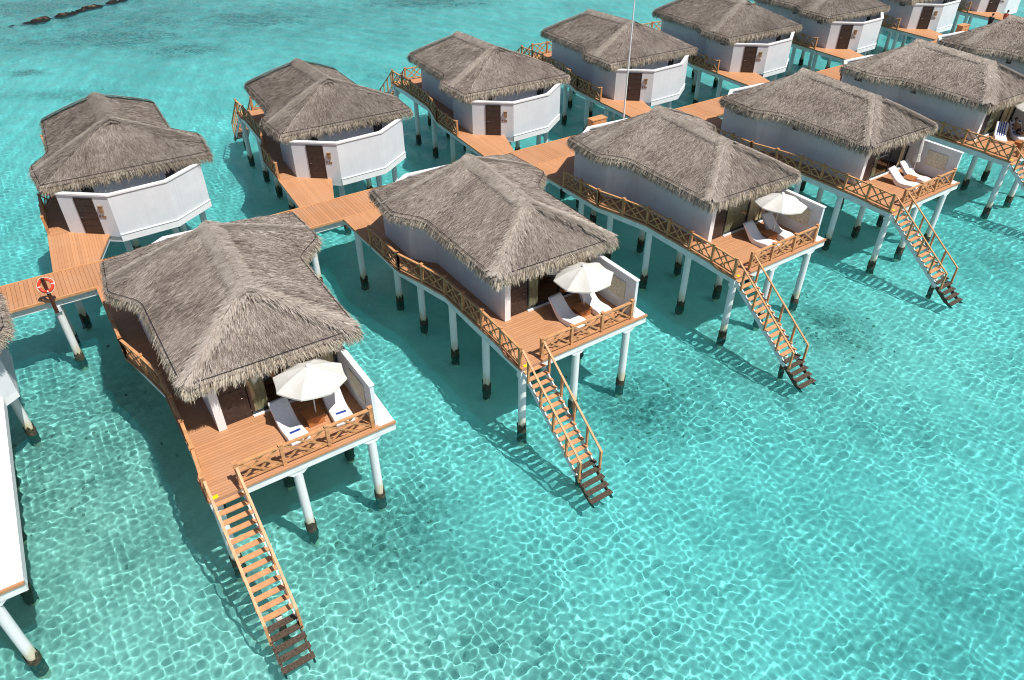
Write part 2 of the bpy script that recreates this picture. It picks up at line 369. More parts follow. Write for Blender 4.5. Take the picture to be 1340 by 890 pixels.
def railing(path, parent, name='railing', start=0, h=.98):
    rl = MB()
    for (a, b) in zip(path[:-1], path[1:]):
        A, B = Vector((*a, ZD)), Vector((*b, ZD)); d = (B-A).normalized(); A = A+d*.06; B = B-d*.06; w = (B-A).length
        P = lambda s, z: A+d*(w*s)+Vector((0, 0, z))
        rl.bar(P(0, h-.05), P(1, h-.05), .12, .06, mi=1); rl.bar(P(0, .13), P(1, .13), .05, .08)
        z0, z1 = .15, h-.07; out = Vector((d.y, -d.x, 0))*.019
        for (s0, s1) in ((.02, .64), (.36, .98)):
            rl.bar(P(s0, z1)+out, P(s1, z0)+out, .075, .034, up=out); rl.bar(P(s0, z0)-out, P(s1, z1)-out, .075, .034, up=out)
    o = rl.build(name, [M['wood'], M['woodtop']], parent)
    for i, p in enumerate(path):
        q = MB(); x, y = p; q.box(x-.065, x+.065, y-.065, y+.065, ZD+.004, ZD+h+.03); q.box(x-.085, x+.085, y-.085, y+.085, ZD+h+.03, ZD+h+.06, 1)
        q.build('post', [M['wood'], M['woodtop']], o)
    return o

def pile(x, y, top, parent, r=.178, zb=SEABED-.3):
    jx, jy = random.uniform(-.03, .03), random.uniform(-.03, .03)
    p = MB(); p.tube([(x+jx, y+jy, zb), (x, y, min(1.5, top*.5)), (x, y, top)], r, 16); o = p.build('pile', M['pile'], parent); o.cycles.is_caustics_receiver = True
    c = MB(); g = np.random.default_rng(int(abs(x*131+y*17)*10) % 9999); n = 16; zs = np.linspace(-1.0, .4, 9); vs = []
    for k, z in enumerate(zs):
        for j in range(n):
            t = 2*math.pi*j/n; rr = r*(1.1+.22*g.random())*(1 if 0 < k < 8 else .97); vs.append((x+jx*.6+math.cos(t)*rr, y+jy*.6+math.sin(t)*rr, z+(g.normal(0, .05) if k < 8 else g.uniform(-.16, .12))))
    c.add(vs, [(k*n+j, k*n+(j+1) % n, (k+1)*n+(j+1) % n, (k+1)*n+j) for k in range(8) for j in range(n)], 0, True)
    co = c.build('pile_crust', M['crust'], o); co.cycles.is_caustics_receiver = True
    return o

def build_villa(name):
    root = empty(name)
    # base, floors, ledge
    foot = [(1.3, 3.2), (6.45, 3.2), (6.45, 9.3), (7.85, 10.3), B3P, B2P, B1P, WL, (.41, 10.5), (1.3, 9.3)]
    b = MB(); b.prism(foot, ZD-.45, ZD-.12); b.build('base_slab', M['beam'], root)
    deck = MB(); deck.box(-.06, 7.05, -.1, .0, ZD-.1, ZD-.001); deck.prism([(-.06, .0), (6.4, .0), (6.4, 3.32), (1.42, 3.32), (1.42, 9.35), (.5, 10.6), (.5, 13.4), (-.7, 13.35), (-.7, 9.85), (-.24, 8.15), (.1, 6.55), (.1, 1.75), (-.06, 1.1)], ZD-.1, ZD)
    deck.build('deck', M['deck'], root)
    led = MB(); led.prism([(6.4, .221), (7.05, .221), (7.36, 10.0), (6.4, 10.0)], ZD-.42, ZD-.035); led.box(6.4, 7.05, .001, .22, ZD-.097, ZD-.035); led.build('ledge', M['white'], root)
    fl = MB(); fl.prism([(1.42, 3.325), (6.35, 3.325), (6.35, 9.2), (1.42, 9.2)], ZD-.05, ZD+.02); fl.build('room_floor', M['room'], root)
    # beams under the deck
    bm = MB(); zt = ZD-.1
    bm.box(-.0, 7.04, -.04, .22, zt-.34, zt); bm.bar((.16, .2, zt-.17), (.26, 6.6, zt-.17), .2, .34); bm.bar((.26, 6.6, zt-.171), (-.46, 9.9, zt-.171), .2, .338)
    bm.bar((-.46, 9.9, zt-.17), (-.46, 13.3, zt-.17), .2, .34)
    for y in (3.4, 6.6, 9.9, 12.4): bm.box(-.2 if y > 9 else .4, 6.39, y-.1, y+.1, zt-.37, zt-.13)
    bm.build('deck_beam', M['beam'], root)
    PL = [(.2, .14), (3.1, .14), (6.05, .14), (.48, 3.5), (.52, 6.6), (.5, 9.9), (.45, 12.6), (6.1, 3.4), (6.1, 6.6), (6.2, 9.9), (7.3, 12.3), (3.3, 3.4), (3.3, 6.6), (3.3, 9.9), (2.9, 14.2), (5.5, 14.1)]
    for n_, (x, y) in enumerate(PL):
        po = pile(x, y, zt-.5, root); cap = MB(); bx_ = n_ in (3, 4, 5, 6)              # side piles carry their bracket along the beam
        cap.add([(x+sx*(.15 if bx_ else w), y+sy*(w if bx_ else .15), z) for z, w in ((zt-.54, .19), (zt-.36, .19 if n_ == 0 else .40)) for sx, sy in ((-1, -1), (1, -1), (1, 1), (-1, 1))],
                [(3, 2, 1, 0), (4, 5, 6, 7), (0, 1, 5, 4), (1, 2, 6, 5), (2, 3, 7, 6), (3, 0, 4, 7)])
        cap.build('pile_cap', M['beam'], po)
    # walls
    w = MB(); T = .15
    w.strip([(.412, 13.12), (.412, 10.5), (1.3, 9.3), (1.3, 3.2)], T, ZD-.11, 6.62)
    w.strip([(6.45, 3.2), (6.45, 9.3), (7.848, 10.3), (7.848, 12.94)], T, ZD-.41, 6.62)
    w.strip([(7.7, 12.94), (.562, 13.12)], T, ZD-.11, 6.62)
    w.build('wall', M['wall'], root)
    bw = MB(); bw.box(1.46, 6.29, 8.9, 9.05, ZD+.02, 6.6); bw.build('room_wall', M['roomwall'], root)
    hd = MB(); hd.box(1.46, 6.3, 3.26, 3.4, ZD+2.3, 6.62); hd.build('lintel', M['wall'], root)
    # entrance bay: a parapet open to the sky
    pp = MB(); bay = [(7.85, 12.945), B3P, B2P, B1P, WL, (.41, 13.125)]
    pp.strip(bay, .14, ZD-.36, 6.06); par = pp.build('parapet', M['wall'], root)
    def grow(path, d):
        c = np.mean(path, 0); out = []
        P = [np.array(p, float) for p in path]
        for i in range(len(P)):
            ns = []
            for a, b_ in ((i-1, i), (i, i+1)):
                if 0 <= a and b_ < len(P):
                    q = P[b_]-P[a]; q /= np.hypot(*q); ns.append(np.array([q[1], -q[0]]))
            m = sum(ns); m /= np.hypot(*m); out.append(tuple(P[i]+m*d/max(.3, float(m @ ns[0]))))
        return out
    pc = MB(); pc.strip(grow(bay, .05), .25, 6.06, 6.15); pc.build('parapet_cap', M['white'], par)
    pb = MB(); pb.strip(grow(bay[1:4], .035), .2, ZD-.42, ZD-.03); pb.strip(grow(bay[1:4], .06), .2, ZD-.03, ZD+.01); pb.build('parapet_base', M['white'], par)
    bf = MB(); bf.prism([(.5, 13.1), (7.7, 12.92), (7.72, 13.12), (5.68, 14.7), (2.8, 14.98), (.55, 13.4)], ZD-.2, ZD-.06); bf.build('bath_floor', M['roomwall'], root)
    for x0, x1 in ((1.6, 2.2), (5.9, 6.5)):
        wn = MB(); yy = 13.12-.18*(x0-.56)/7.1; wn.box(x0, x1, yy-.004, yy+.03, 4.9, 6.3); wi = wn.build('window', M['dark'], root)
        wf = MB()
        for bx in ((x0-.05, x0, 4.85, 6.35), (x1, x1+.05, 4.85, 6.35), (x0, x1, 4.85, 4.9), (x0, x1, 6.3, 6.35)): wf.box(bx[0], bx[1], yy-.003, yy+.05, bx[2], bx[3])
        wf.build('frame', M['white'], wi)
    for q in ((.385, .409, 11.9, 12.5, 5.72, 6.12), (1.275, 1.298, 8.1, 8.5, 5.7, 6.05)): vn = MB(); vn.box(*q); vn.build('vent_window', M['dark'], root)
    # entrance door in the slanted wall
    d = np.array(B1P)-np.array(WL); dl = np.hypot(*d); d /= dl; nrm = np.array([-d[1], d[0]])
    def onw(s, o, z): p = np.array(WL)+d*s+nrm*o; return (p[0], p[1], z)
    def slab(mb, s0, s1, o0, o1, z0, z1, mi=0):
        vs = [onw(s, o, z) for z in (z0, z1) for s, o in ((s0, o0), (s1, o0), (s1, o1), (s0, o1))]
        mb.add(vs, [(3, 2, 1, 0), (4, 5, 6, 7), (0, 1, 5, 4), (1, 2, 6, 5), (2, 3, 7, 6), (3, 0, 4, 7)], mi)
    dm = MB(); slab(dm, .98, 1.92, .0, .035, ZD+.012, ZD+2.08); slab(dm, .93, .98, -.01, .05, ZD+.01, ZD+2.13); slab(dm, 1.92, 1.97, -.01, .05, ZD+.01, ZD+2.13); slab(dm, .98, 1.92, -.01, .05, ZD+2.08, ZD+2.13)
    for k in range(5): slab(dm, 1.05, 1.85, .035, .045, ZD+.12+k*.39, ZD+.12+k*.39+.33)
    door = dm.build('entry_door', M['darkdoor'], root)
    hm = MB(); hm.tube([onw(1.05, .04, ZD+1.0), onw(1.05, .09, ZD+1.0), onw(1.16, .09, ZD+1.0)], .018, 8); hm.build('handle', M['metal'], door)
    lm = MB(); slab(lm, 2.2, 2.4, .003, .11, ZD+1.32, ZD+1.68); slab(lm, 2.17, 2.43, .003, .13, ZD+1.68, ZD+1.72); lm.build('wall_lamp', M['lampwood'], root)
    sg = MB(); slab(sg, 2.22, 2.42, .002, .03, ZD+1.0, ZD+1.12); slab(sg, 2.05, 2.13, .002, .025, ZD+1.02, ZD+1.12); sg.build('door_plate', M['lampwood'], root)
    # terrace front
    pi = MB(); pi.box(1.296, 1.6, 3.1, 3.42, ZD+.003, 6.6); pi.build('pillar', M['white'], root)
    td = MB(); td.box(1.62, 2.62, 3.28, 3.34, ZD+.02, ZD+2.3)
    for k in range(3): td.box(1.72, 2.52, 3.262, 3.28, ZD+.16+k*.7, ZD+.76+k*.7)
    tdo = td.build('terrace_door', M['darkdoor'], root)
    th = MB(); th.tube([(2.5, 3.27, ZD+1.05), (2.5, 3.2, ZD+1.05), (2.38, 3.2, ZD+1.05)], .018, 8); th.build('handle', M['metal'], tdo)
    sd = MB()
    for x0, x1, z0, z1 in ((2.66, 2.74, .03, 2.3), (6.2, 6.28, .03, 2.3), (2.74, 6.2, 2.2, 2.3), (2.74, 6.2, .03, .11), (4.43, 4.51, .11, 2.2)): sd.box(x0, x1, 3.28, 3.36, ZD+z0, ZD+z1)
    sdo = sd.build('sliding_door', M['dark'], root)
    for x0, x1 in ((2.74, 4.43),): gp = MB(); gp.box(x0, x1, 3.31, 3.325, ZD+.11, ZD+2.2); gp.build('glass_pane', M['glass'], sdo)
    ts = MB(); ts.box(2.64, 6.3, 3.16, 3.27, ZD+.003, ZD+.05); ts.build('threshold', M['white'], root)
    curtain(root, [(2.8, 3.35)]); curtain(root, [(5.72, 6.18)])
    # privacy wall with its carved panel
    pw = MB(); y0, y1 = .12, 3.2
    pw.add([(x, y, z) for x in (6.3, 6.45) for y, z in ((y0, ZD-.03), (y1, ZD-.03), (y1, 5.76), (1.6, 5.755), (y0, 5.75))],
           [(0, 1, 2, 3, 4), (9, 8, 7, 6, 5), (5, 6, 1, 0), (6, 7, 2, 1), (7, 8, 3, 2), (8, 9, 4, 3), (9, 5, 0, 4)])
    pwo = pw.build('privacy_wall', M['wall'], root)
    pcp = MB(); pts = [(6.375, y0-.03, 5.78), (6.375, y1-.02, 5.79)]
    for a, b_ in zip(pts[:-1], pts[1:]): pcp.bar(a, b_, .22, .06)
    pcp.build('wall_cap', M['white'], pwo)
    rp = MB(); rp.box(6.265, 6.298, .75, 2.05, ZD+.62, ZD+1.55)
    rp.build('carved_panel', M['relief'], pwo)
    # railings
    railing(LEFT[:3], root); railing(LEFT[2:], root); railing(FRONT, root)
    # stairs into the sea
    n = 18; dz = (ZD-.1)/n; run = 5.05/n; u0, u1 = .12, 1.14
    st = MB(); slope = Vector((0, -5.05, -(ZD-.1))).normalized()
    for x in (u0+.02, u1-.02):
        A = Vector((x, .0, ZD-.3)); B = Vector((x, -5.05, -.25)); C_ = A.lerp(B, .76); st.bar(A, C_, .05, .26, up=(0, -slope.z, -slope.y)); st.bar(C_, B, .06, .2, up=(0, -slope.z, -slope.y), mi=1)
        for k in range(1, n-4):
            y = -run*k+run*.5; z = ZD-dz*k; st.box(x-.045, x+.045, y-.09, y+.17, z-.1, z-.044)
    sta = st.build('staircase', [M['beam'], M['wet']], root)
    for k in range(1, n+1):
        y = -run*k+run*.5; z = ZD-dz*k; q = MB(); dark = k > n-5
        j = random.uniform(-.02, .02) if dark else 0
        q.box(u0-.02-(.03 if dark else 0), u1+.02+(.03 if dark else 0), y-.10-(.02 if dark else 0), y+.12, z-.042+j, z+j); q.build('step', M['wet' if dark else 'tread'], sta)
    for x in (u0-.03, u1+.03):
        hr = MB(); kk = n-4
        kl = kk+.75; A = Vector((x, -.02, ZD+.9)); B = Vector((x, -run*kl, ZD-dz*kl+.9)); hr.bar(A, B, .09, .05, up=(0, -slope.z, -slope.y), mi=1)
        for m_ in range(5):
            k = 1+m_*(kk-1)/4+.6; y = -run*k; z = ZD-dz*k; hr.box(x-.045, x+.045, y-.045, y+.045, z-.25, z+.885)
        hr.build('handrail', [M['wood'], M['woodtop']], sta)
    sp = pile(.63, -3.45, .84, sta, .11); sp.name = 'stair_pile'
    ym = MB(); ym.box(.16, .34, -.085, .06, ZD+.003, ZD+.02); ym.build('step_marker', M['yellow'], root)
    # roof
    ro = bpy.data.objects.new('roof', None) if False else bpy.data.objects.new('roof', ROOFS[0]); COL.objects.link(ro); ro.parent = root
    rc = bpy.data.objects.new('ridge_cap', CAP); COL.objects.link(rc); rc.parent = ro
    e, r = eave_loop(); f = e+(r-e)*.016+[0, 0, .10]; f = np.array([p+[0, 0, random.uniform(-.01, .01)] for p in f])
    rp = MB(); rp.tube(f, .013, 5, closed=True); rp.build('eave_rope', M['rope'], ro)
    return root

def curtain_mesh(spans):
    c = MB()
    for x0, x1 in spans:
        k = max(6, int((x1-x0)/.05)); vs = []
        for z in (ZD+.06, ZD+2.22):
            for i in range(k+1):
                t = i/k; vs.append((x0+(x1-x0)*t, 3.42+.035*math.sin(i*1.7)+.01*math.sin(i*.6), z))
        c.add(vs, [(i, i+1, k+2+i, k+1+i) for i in range(k)], 0, True)
    return c.mesh('curtain', M['curtain'])
def curtain(root, spans):
    o = bpy.data.objects.new('curtain', curtain_mesh(spans)); COL.objects.link(o); o.parent = root; return o

def landing(poly, piles, rail=None, parent=None):
    m = MB(); m.prism(poly, ZD-.1, ZD-.004); o = m.build('landing', M['landing'], parent)
    c = np.mean(poly, 0); b = MB(); q = [tuple(c+(np.array(p)-c)*.95) for p in poly]; b.prism(q, ZD-.36, ZD-.1); b.build('landing_beam', M['beam'], o)
    return o

ROOFS = [make_roof(3), make_roof(8), make_roof(21)]
CAP = make_cap(4)
proto = build_villa('water_villa')
ORD = {1: 'first', 2: 'second', 3: 'third', 4: 'fourth', 5: 'fifth', 6: 'sixth', 7: 'seventh', 8: 'eighth'}
FL = {0: 'thatched villa cut off by the left edge, only white ledge and piles showing',
      1: 'nearest thatched villa, its terrace holding two loungers with blue-banded towels',
      2: 'thatched villa with open umbrella and bare white loungers, behind the lifebuoy villa and next to it',
      3: 'thatched villa with drawn pale curtains behind an open umbrella, tall white pole behind its roof',
      4: 'thatched villa whose terrace umbrella is folded shut beside two white loungers',
      5: 'thatched villa with a blue striped towel and a sunbather at the right edge',
      6: 'thatched villa beyond the sunbather villa, only its grey roof showing'}
FL[2] = 'thatched villa with open umbrella, bare loungers and open curtains, beside the nearest villa'
BL = {1: 'thatched villa across the walkway from the red lifebuoy, leftmost of the far row',
      2: 'second thatched villa from left in the far row',
      3: 'third thatched villa from left in the far row, left of the tall white pole',
      4: 'fourth thatched villa from left in the far row, the tall white pole crossing its roof',
      5: 'fifth thatched villa from left in the far row',
      6: 'sixth thatched villa from left in the far row, its roof cut by the top edge',
      7: 'seventh thatched villa from left in the far row, door and landing above two walkers',
      8: 'last thatched villa of the far row, mostly cut off at the top right'}
villas = {}
def side_landing_front(root):
    e = W0-float(front_pos(2) @ N)                                   # the walkway's near edge in the villa's own frame
    landing([(-.72, 13.36), (.48, 13.41), (2.72, 15.0), (3.25, e-.004), (-.72, e-.004)], [], parent=root)
    pile(-.35, e-.9, ZD-.4, root)
def side_landing_back(root):
    th = ANG_B; p0 = back_pos(3)
    def edge(u):                                                     # where the line u = const meets the walkway's far edge
        ux, uy = -np.cos(th), -np.sin(th); vx, vy = -np.sin(th), np.cos(th)
        base = p0+u*np.array([ux, uy]); return (W1+.004-float(base @ N))/float(np.array([vx, vy]) @ N)
    landing([(-.72, 13.36), (.48, 13.41), (2.25, 14.72), (1.4, edge(1.4)), (-.72, edge(-.72))], [], parent=root)
    pile(-.35, 16.3, ZD-.4, root)
front0 = proto
back0 = copy_tree(proto)
side_landing_front(front0); side_landing_back(back0)
k = 0
for i in FL:
    o = front0 if i == 0 else copy_tree(front0)
    p = front_pos(i)+(np.array([.25, .0]) if i == 0 else 0); o.location = (p[0], p[1], 0); o.rotation_euler = (0, 0, ANG_F); villas['front', i] = o
    tag(o, FL[i], 'villa', 'villas on the lagoon side of the walkway')
for i in BL:
    o = back0 if i == 1 else copy_tree(back0)
    p = back_pos(i); o.location = (p[0], p[1], 0); o.rotation_euler = (0, 0, ANG_B); o.scale = (-1, 1, 1); villas['back', i] = o
    tag(o, BL[i], 'villa', 'villas on the far side of the walkway')
for n_, (key, o) in enumerate(villas.items()):
    for ch in o.children:
        nm = ch.name.split('.')[0]
        if nm == 'roof':
            ch.data = ROOFS[(n_*2+(key[0] == 'back')) % 3]
            a = {('back', 1): .78, ('back', 2): .8, ('front', 1): 1., ('front', 2): 1.02}.get(key, (.93 if key[0] == 'front' else .86)+.05*((n_*7) % 4))   # shade between straws tinted into the first two back roofs; others vary
            for q in [ch]+list(ch.children): q.color = (a, a*.985, a*.96, 1)
closed = curtain_mesh([(2.8, 5.66)])
for i in (3, 5):
    cs = [ch for ch in villas['front', i].children if ch.name.split('.')[0] == 'curtain' and ch.data.vertices[0].co.x < 4]; cs[0].data = closed

# ------------------------------------------------------------------ walkway
wk = empty('walkway', (0, 0, 0), math.atan2(D[1], D[0])); tag(wk, kind='structure')
wm = MB(); wm.box(-30, 90, W0, W1, ZD-.09, ZD-.006); wm.build('boards', M['walk'], wk)
wb = MB()
for c in (W0+.03, W1-.03): wb.box(-30, 90, c-.05, c+.05, ZD-.1, ZD+.02)
wb.build('edge_board', M['woodtop'], wk)
wb = MB()
for c in (W0+.25, W1-.25): wb.box(-30, 90, c-.09, c+.09, ZD-.5, ZD-.1)
for a in np.arange(-2.2-6.415*4, 88, 6.415): wb.box(a-.16, a+.16, W0+.1, W1-.1, ZD-.78, ZD-.49)
wb.build('beam', M['beam'], wk)
for a in np.arange(-2.2-6.415*2, 70, 6.415):
    for c in (W0+.4, W1-.4): pile(a, c, ZD-.75, wk)

# ------------------------------------------------------------------ things on the terraces
def local(i, u, v, z=ZD):
    p = front_pos(i); c, s = math.cos(ANG_F), math.sin(ANG_F); return (p[0]+u*c-v*s, p[1]+u*s+v*c, z)
LP = [(0, .27), (.12, .31), (.35, .33), (.7, .27), (.95, .25), (1.15, .29), (1.4, .44), (1.65, .66), (1.85, .82), (1.97, .88)]
def lounger_mesh():
    m = MB(); W = .37; vs = []
    top = LP; n = len(top)
    bot = [(.08, .0), (.2, .0), (.4, .0), (.7, .0), (.95, .0), (1.15, .0), (1.35, .1), (1.58, .36), (1.82, .64), (1.95, .80)]
    for x in (-W, -W+.03, W-.03, W):
        ins = .025 if abs(x) == W else 0
        for (y, z) in top: vs.append((x, y, z-ins))
        for (y, z) in bot: vs.append((x, y, z+ins*.3))
    k = 2*n; fs = []
    for c in range(3):
        a, b = c*k, (c+1)*k
        for i in range(n-1): fs.append((a+i, b+i, b+i+1, a+i+1)); fs.append((a+n+i+1, b+n+i+1, b+n+i, a+n+i))
        fs += [(a, a+n, b+n, b), (b+n-1, b+k-1, a+k-1, a+n-1)]
    for c in (0, 3*k):
        for i in range(n-1):
            q = (c+i, c+i+1, c+n+i+1, c+n+i); fs.append(q if c == 0 else q[::-1])
    m.add(vs, fs, 0, True); me = m.mesh('sun_lounger', M['plastic'])
    me.polygons.foreach_set('use_smooth', [abs(p.normal.x) < .7 for p in me.polygons]); return me
LM = lounger_mesh()
def on_lounger(y):                                                   # height of the lounger's top at y
    return float(np.interp(y, [p[0] for p in LP], [p[1] for p in LP]))
def sheet(y0, y1, hw, lift, mats, nx=10, ny=16, mi=lambda x, y: 0, th=.012):
    m = MB(); ys = np.linspace(y0, y1, ny+1); xs = np.linspace(-hw, hw, nx+1)
    for i in range(nx):
        for j in range(ny):
            q = [(xs[a], ys[b], on_lounger(ys[b])+lift+.004*math.sin(9*xs[a]+7*ys[b])) for a, b in ((i, j), (i+1, j), (i+1, j+1), (i, j+1))]
            m.add(q, [(0, 1, 2, 3)], mi((xs[i]+xs[i+1])/2, (ys[j]+ys[j+1])/2))
    for j in range(ny):
        for s in (0, nx):
            q = [(xs[s], ys[b], on_lounger(ys[b])+lift+.004*math.sin(9*xs[s]+7*ys[b])-dz) for b, dz in ((j, 0), (j+1, 0), (j+1, lift+.06), (j, lift+.06))]; m.add(q, [(0, 1, 2, 3)], mi(xs[s]*.99, ys[j]))
    return m
WHERE = {1: 'on the nearest terrace', 2: 'on the terrace with open curtains', 3: 'on the terrace with drawn curtains', 4: 'on the terrace with the folded umbrella', 5: 'on the right-edge terrace'}
SEAT = {1: (3.62, 5.38), 2: (3.85, 5.35), 3: (3.75, 5.15), 4: (3.75, 5.0), 5: (3.7, 5.2)}
for i in (1, 2, 3, 4, 5):
    for s, u in enumerate(SEAT[i]):
        o = bpy.data.objects.new('sun_lounger', LM); COL.objects.link(o); v0 = .68 if i == 1 else .66+.16*s
        o.location = local(i, u, v0); o.rotation_euler = (0, 0, ANG_F+R((3, -4)[s]+(i*37 % 5-2)))
        if i == 5: o.location = local(5, *((2.35, 1.9), (3.8, 1.05))[s]); o.rotation_euler = (0, 0, ANG_F+R((-60, -40)[s]))
        side = ('nearer the terrace door', 'beside the carved privacy wall')[s]
        ex = 'white lounger under a blue-banded towel ' if i == 1 else ('white lounger under a blue striped towel ' if (i, s) == (5, 0) else ('white lounger under the sunbather ' if i == 5 else 'bare white curved lounger '))
        tag(o, ex+WHERE[i]+', '+side, 'sun lounger', 'white curved sun loungers')
        def rest(b, nm, mats, label, cat, group=None):
            t = b.build(nm, mats); t.location = o.location; t.rotation_euler = o.rotation_euler; return tag(t, label, cat, group)
        if i == 1:
            b = sheet(.28, 1.9, .30, .014, None, mi=lambda x, y: 0)
            t = rest(b, 'towel', M['towel'], 'white towel spread on lounger '+side+' of nearest terrace', 'towel', 'white towels with a blue band')
            b2 = sheet(.46, .60, .2, .022, None, 6, 2); bb = b2.build('blue_band', M['stripe_blue'], t)
        if (i, s) == (5, 0):
            rest(sheet(.95, 1.95, .31, .014, None, 9, 14, lambda x, y: int((x+.31)/.0689) % 2), 'towel', [M['towel'], M['stripe_blue']], 'blue and white striped towel over the lounger back at right edge', 'towel')
        if (i, s) == (5, 1):
            rest(sheet(.3, 1.95, .32, .014, None, 9, 14, lambda x, y: int((y)/.12) % 2 if abs(x) > .2 else 0), 'towel', [M['towel'], M['stripe_blue']], 'white towel with blue edges under the sunbather', 'towel')
    # table with the umbrella standing through it
    c = (SEAT[i][0]+SEAT[i][1])/2; t = empty('side_table', local(i, c, 1.68) if i != 5 else local(5, 2.95, .85), ANG_F+R(i*13 % 9-4))
    tag(t, ('boxy wooden side table between the two towelled loungers' if i == 1 else 'low wooden side table '+WHERE[i]+(' between the loungers' if i != 5 else '')), 'side table', 'wooden side tables between loungers')
    h = .42 if i == 1 else .36
    m = MB(); m.box(-.36, .36, -.31, .31, h-.05, h); m.build('table_top', M['tablewood'], t)
    m = MB(); m.box(-.32, .32, -.27, .27, .004, h-.051); m.build('table_base', M['tablewood'], t)
    if i in (1, 2, 3, 5):
        r_ = 1.37; tilt = {1: (R(-4), R(3)), 2: (R(-3), R(-2)), 3: (R(-3), R(4)), 5: (R(2), 0)}[i]
        yaw = ANG_F+R({1: 0, 2: 9, 3: -14, 5: 20}[i]); ub = empty('beach_umbrella', local(i, c+{1: .08, 2: .08, 3: .2, 5: .55}[i], 1.63), yaw); ub.rotation_euler = (tilt[0], tilt[1], yaw)
        tag(ub, 'open off-white umbrella '+WHERE[i]+' shading the loungers', 'umbrella', 'open white terrace umbrellas')
        m = MB(); m.tube([(0, 0, (h if i != 5 else 0)+.004), (0, 0, 2.54)], .024, 10); m.build('pole', M['metal'] if i > 1 else M['band'], ub)
        cm = MB(); ns = 8; rim = []; prof = [(0, 2.54), (.35, 2.44), (.7, 2.32), (1.05, 2.18), (1.0*r_, 2.0)]
        for (rr, z) in prof[1:]:
            for a in range(ns*4):
                t_ = a/4; f0 = t_-math.floor(t_); sag = math.sin(math.pi*f0); ang = 2*math.pi*(t_+.25)/ns
                chord = 1/(math.cos(2*math.pi/ns*(f0-.5))/math.cos(math.pi/ns)); rad = rr*chord*(1-.02*sag)
                cm.v.append((rad*math.cos(ang), rad*math.sin(ang), z-.05*sag*rr/r_))
        nn = ns*4; top = len(cm.v); cm.v.append((0, 0, 2.54))
        def addf(f, sm=True): cm.f.append(f); cm.m.append(0); cm.sm.append(sm)
        for a in range(nn):
            addf((top, a, (a+1) % nn))
            for q in range(3): addf((q*nn+a, (q+1)*nn+a, (q+1)*nn+(a+1) % nn, q*nn+(a+1) % nn))
        b0 = len(cm.v)
        for a in range(nn): x, y, z = cm.v[3*nn+a]; cm.v.append((x*1.003, y*1.003, z-.06))
        for a in range(nn): addf((3*nn+a, b0+a, b0+(a+1) % nn, 3*nn+(a+1) % nn), False)
        co = cm.build('canopy', M['canvas'], ub)
        sol = co.modifiers.new('cloth', 'SOLIDIFY'); sol.thickness = .006
        em = co.modifiers.new('edges', 'EDGE_SPLIT'); em.split_angle = R(12)
        m = MB(); m.tube([(0, 0, 2.52), (0, 0, 2.58), (0, 0, 2.62)], [.09, .085, .02], 10); m.build('finial', M['band'], ub)
        for a in range(8):
            an = 2*math.pi*(a+.25)/8; m = MB(); m.tube([(.02*math.cos(an), .02*math.sin(an), 2.50), (1.33*math.cos(an), 1.33*math.sin(an), 1.975)], .011, 5); m.build('rib', M['band'], ub)
    elif i == 4:
        ub = empty('beach_umbrella', local(i, 5.35, 2.1), ANG_F); ub.rotation_euler = (R(-4), R(5), ANG_F)
        tag(ub, 'white umbrella folded shut, leaning beside the carved privacy wall', 'umbrella')
        m = MB(); m.tube([(0, 0, .01), (0, 0, 2.55)], .024, 10); m.build('pole', M['metal'], ub)
        cm = MB(); vs = []; pr = [(.03, 2.5), (.07, 2.3), (.10, 1.95), (.13, 1.6), (.10, 1.42), (.17, 1.0), (.16, .95)]
        for rr, z in pr:
            for a in range(24): an = 2*math.pi*a/24; q = rr*(1+.28*math.cos(an*8+z*2)); vs.append((q*math.cos(an), q*math.sin(an), z))
        cm.add(vs, [(q*24+a, q*24+(a+1) % 24, (q+1)*24+(a+1) % 24, (q+1)*24+a) for q in range(len(pr)-1) for a in range(24)], 0, True); cm.build('canopy', M['canvas'], ub)
        m = MB(); m.tube([(.115*math.cos(a), .115*math.sin(a), 1.42) for a in np.linspace(0, 6.2832, 17)[:-1]], .02, 6, closed=True); m.build('strap', M['band'], ub)

# ------------------------------------------------------------------ things on the walkway
fz = ZD-.004
lf = Vector((-21.61, 28.47, 0))
pst = empty('lifebuoy_post', (lf.x, lf.y, fz)); tag(pst, 'dark brown wooden post holding the lifebuoy on the walkway edge', 'post')
m = MB(); m.box(-.06, .06, -.06, .06, -.55, 1.32); m.build('shaft', M['postwood'], pst)
m = MB(); m.box(-.075, .075, -.075, .075, 1.32, 1.36); m.build('cap', M['postwood'], pst)
lb = empty('lifebuoy', (lf.x-.03, lf.y+.09, fz+.93), ANG_F); lb.rotation_euler = (R(62), 0, R(20)); tag(lb, 'red lifebuoy ring with pale bands hanging on a dark post', 'lifebuoy')
for k in range(4):
    a0 = k*math.pi/2+.2; m = MB(); m.tube([(.29*math.cos(a), .29*math.sin(a), 0) for a in np.linspace(a0, a0+1.41, 9)], .072, 12); m.build('ring_section', M['lifered'], lb)
    m = MB(); m.tube([(.29*math.cos(a), .29*math.sin(a), 0) for a in np.linspace(a0+1.412, a0+math.pi/2-.002, 4)], .075, 12); m.build('band', M['band'], lb)
m = MB(); m.tube([(.375*math.cos(a)*(1+.04*math.sin(4*a)), .375*math.sin(a)*(1+.04*math.sin(4*a)), 0) for a in np.linspace(0, 6.2832, 41)[:-1]], .012, 6, closed=True); m.build('grab_line', M['band'], lb)
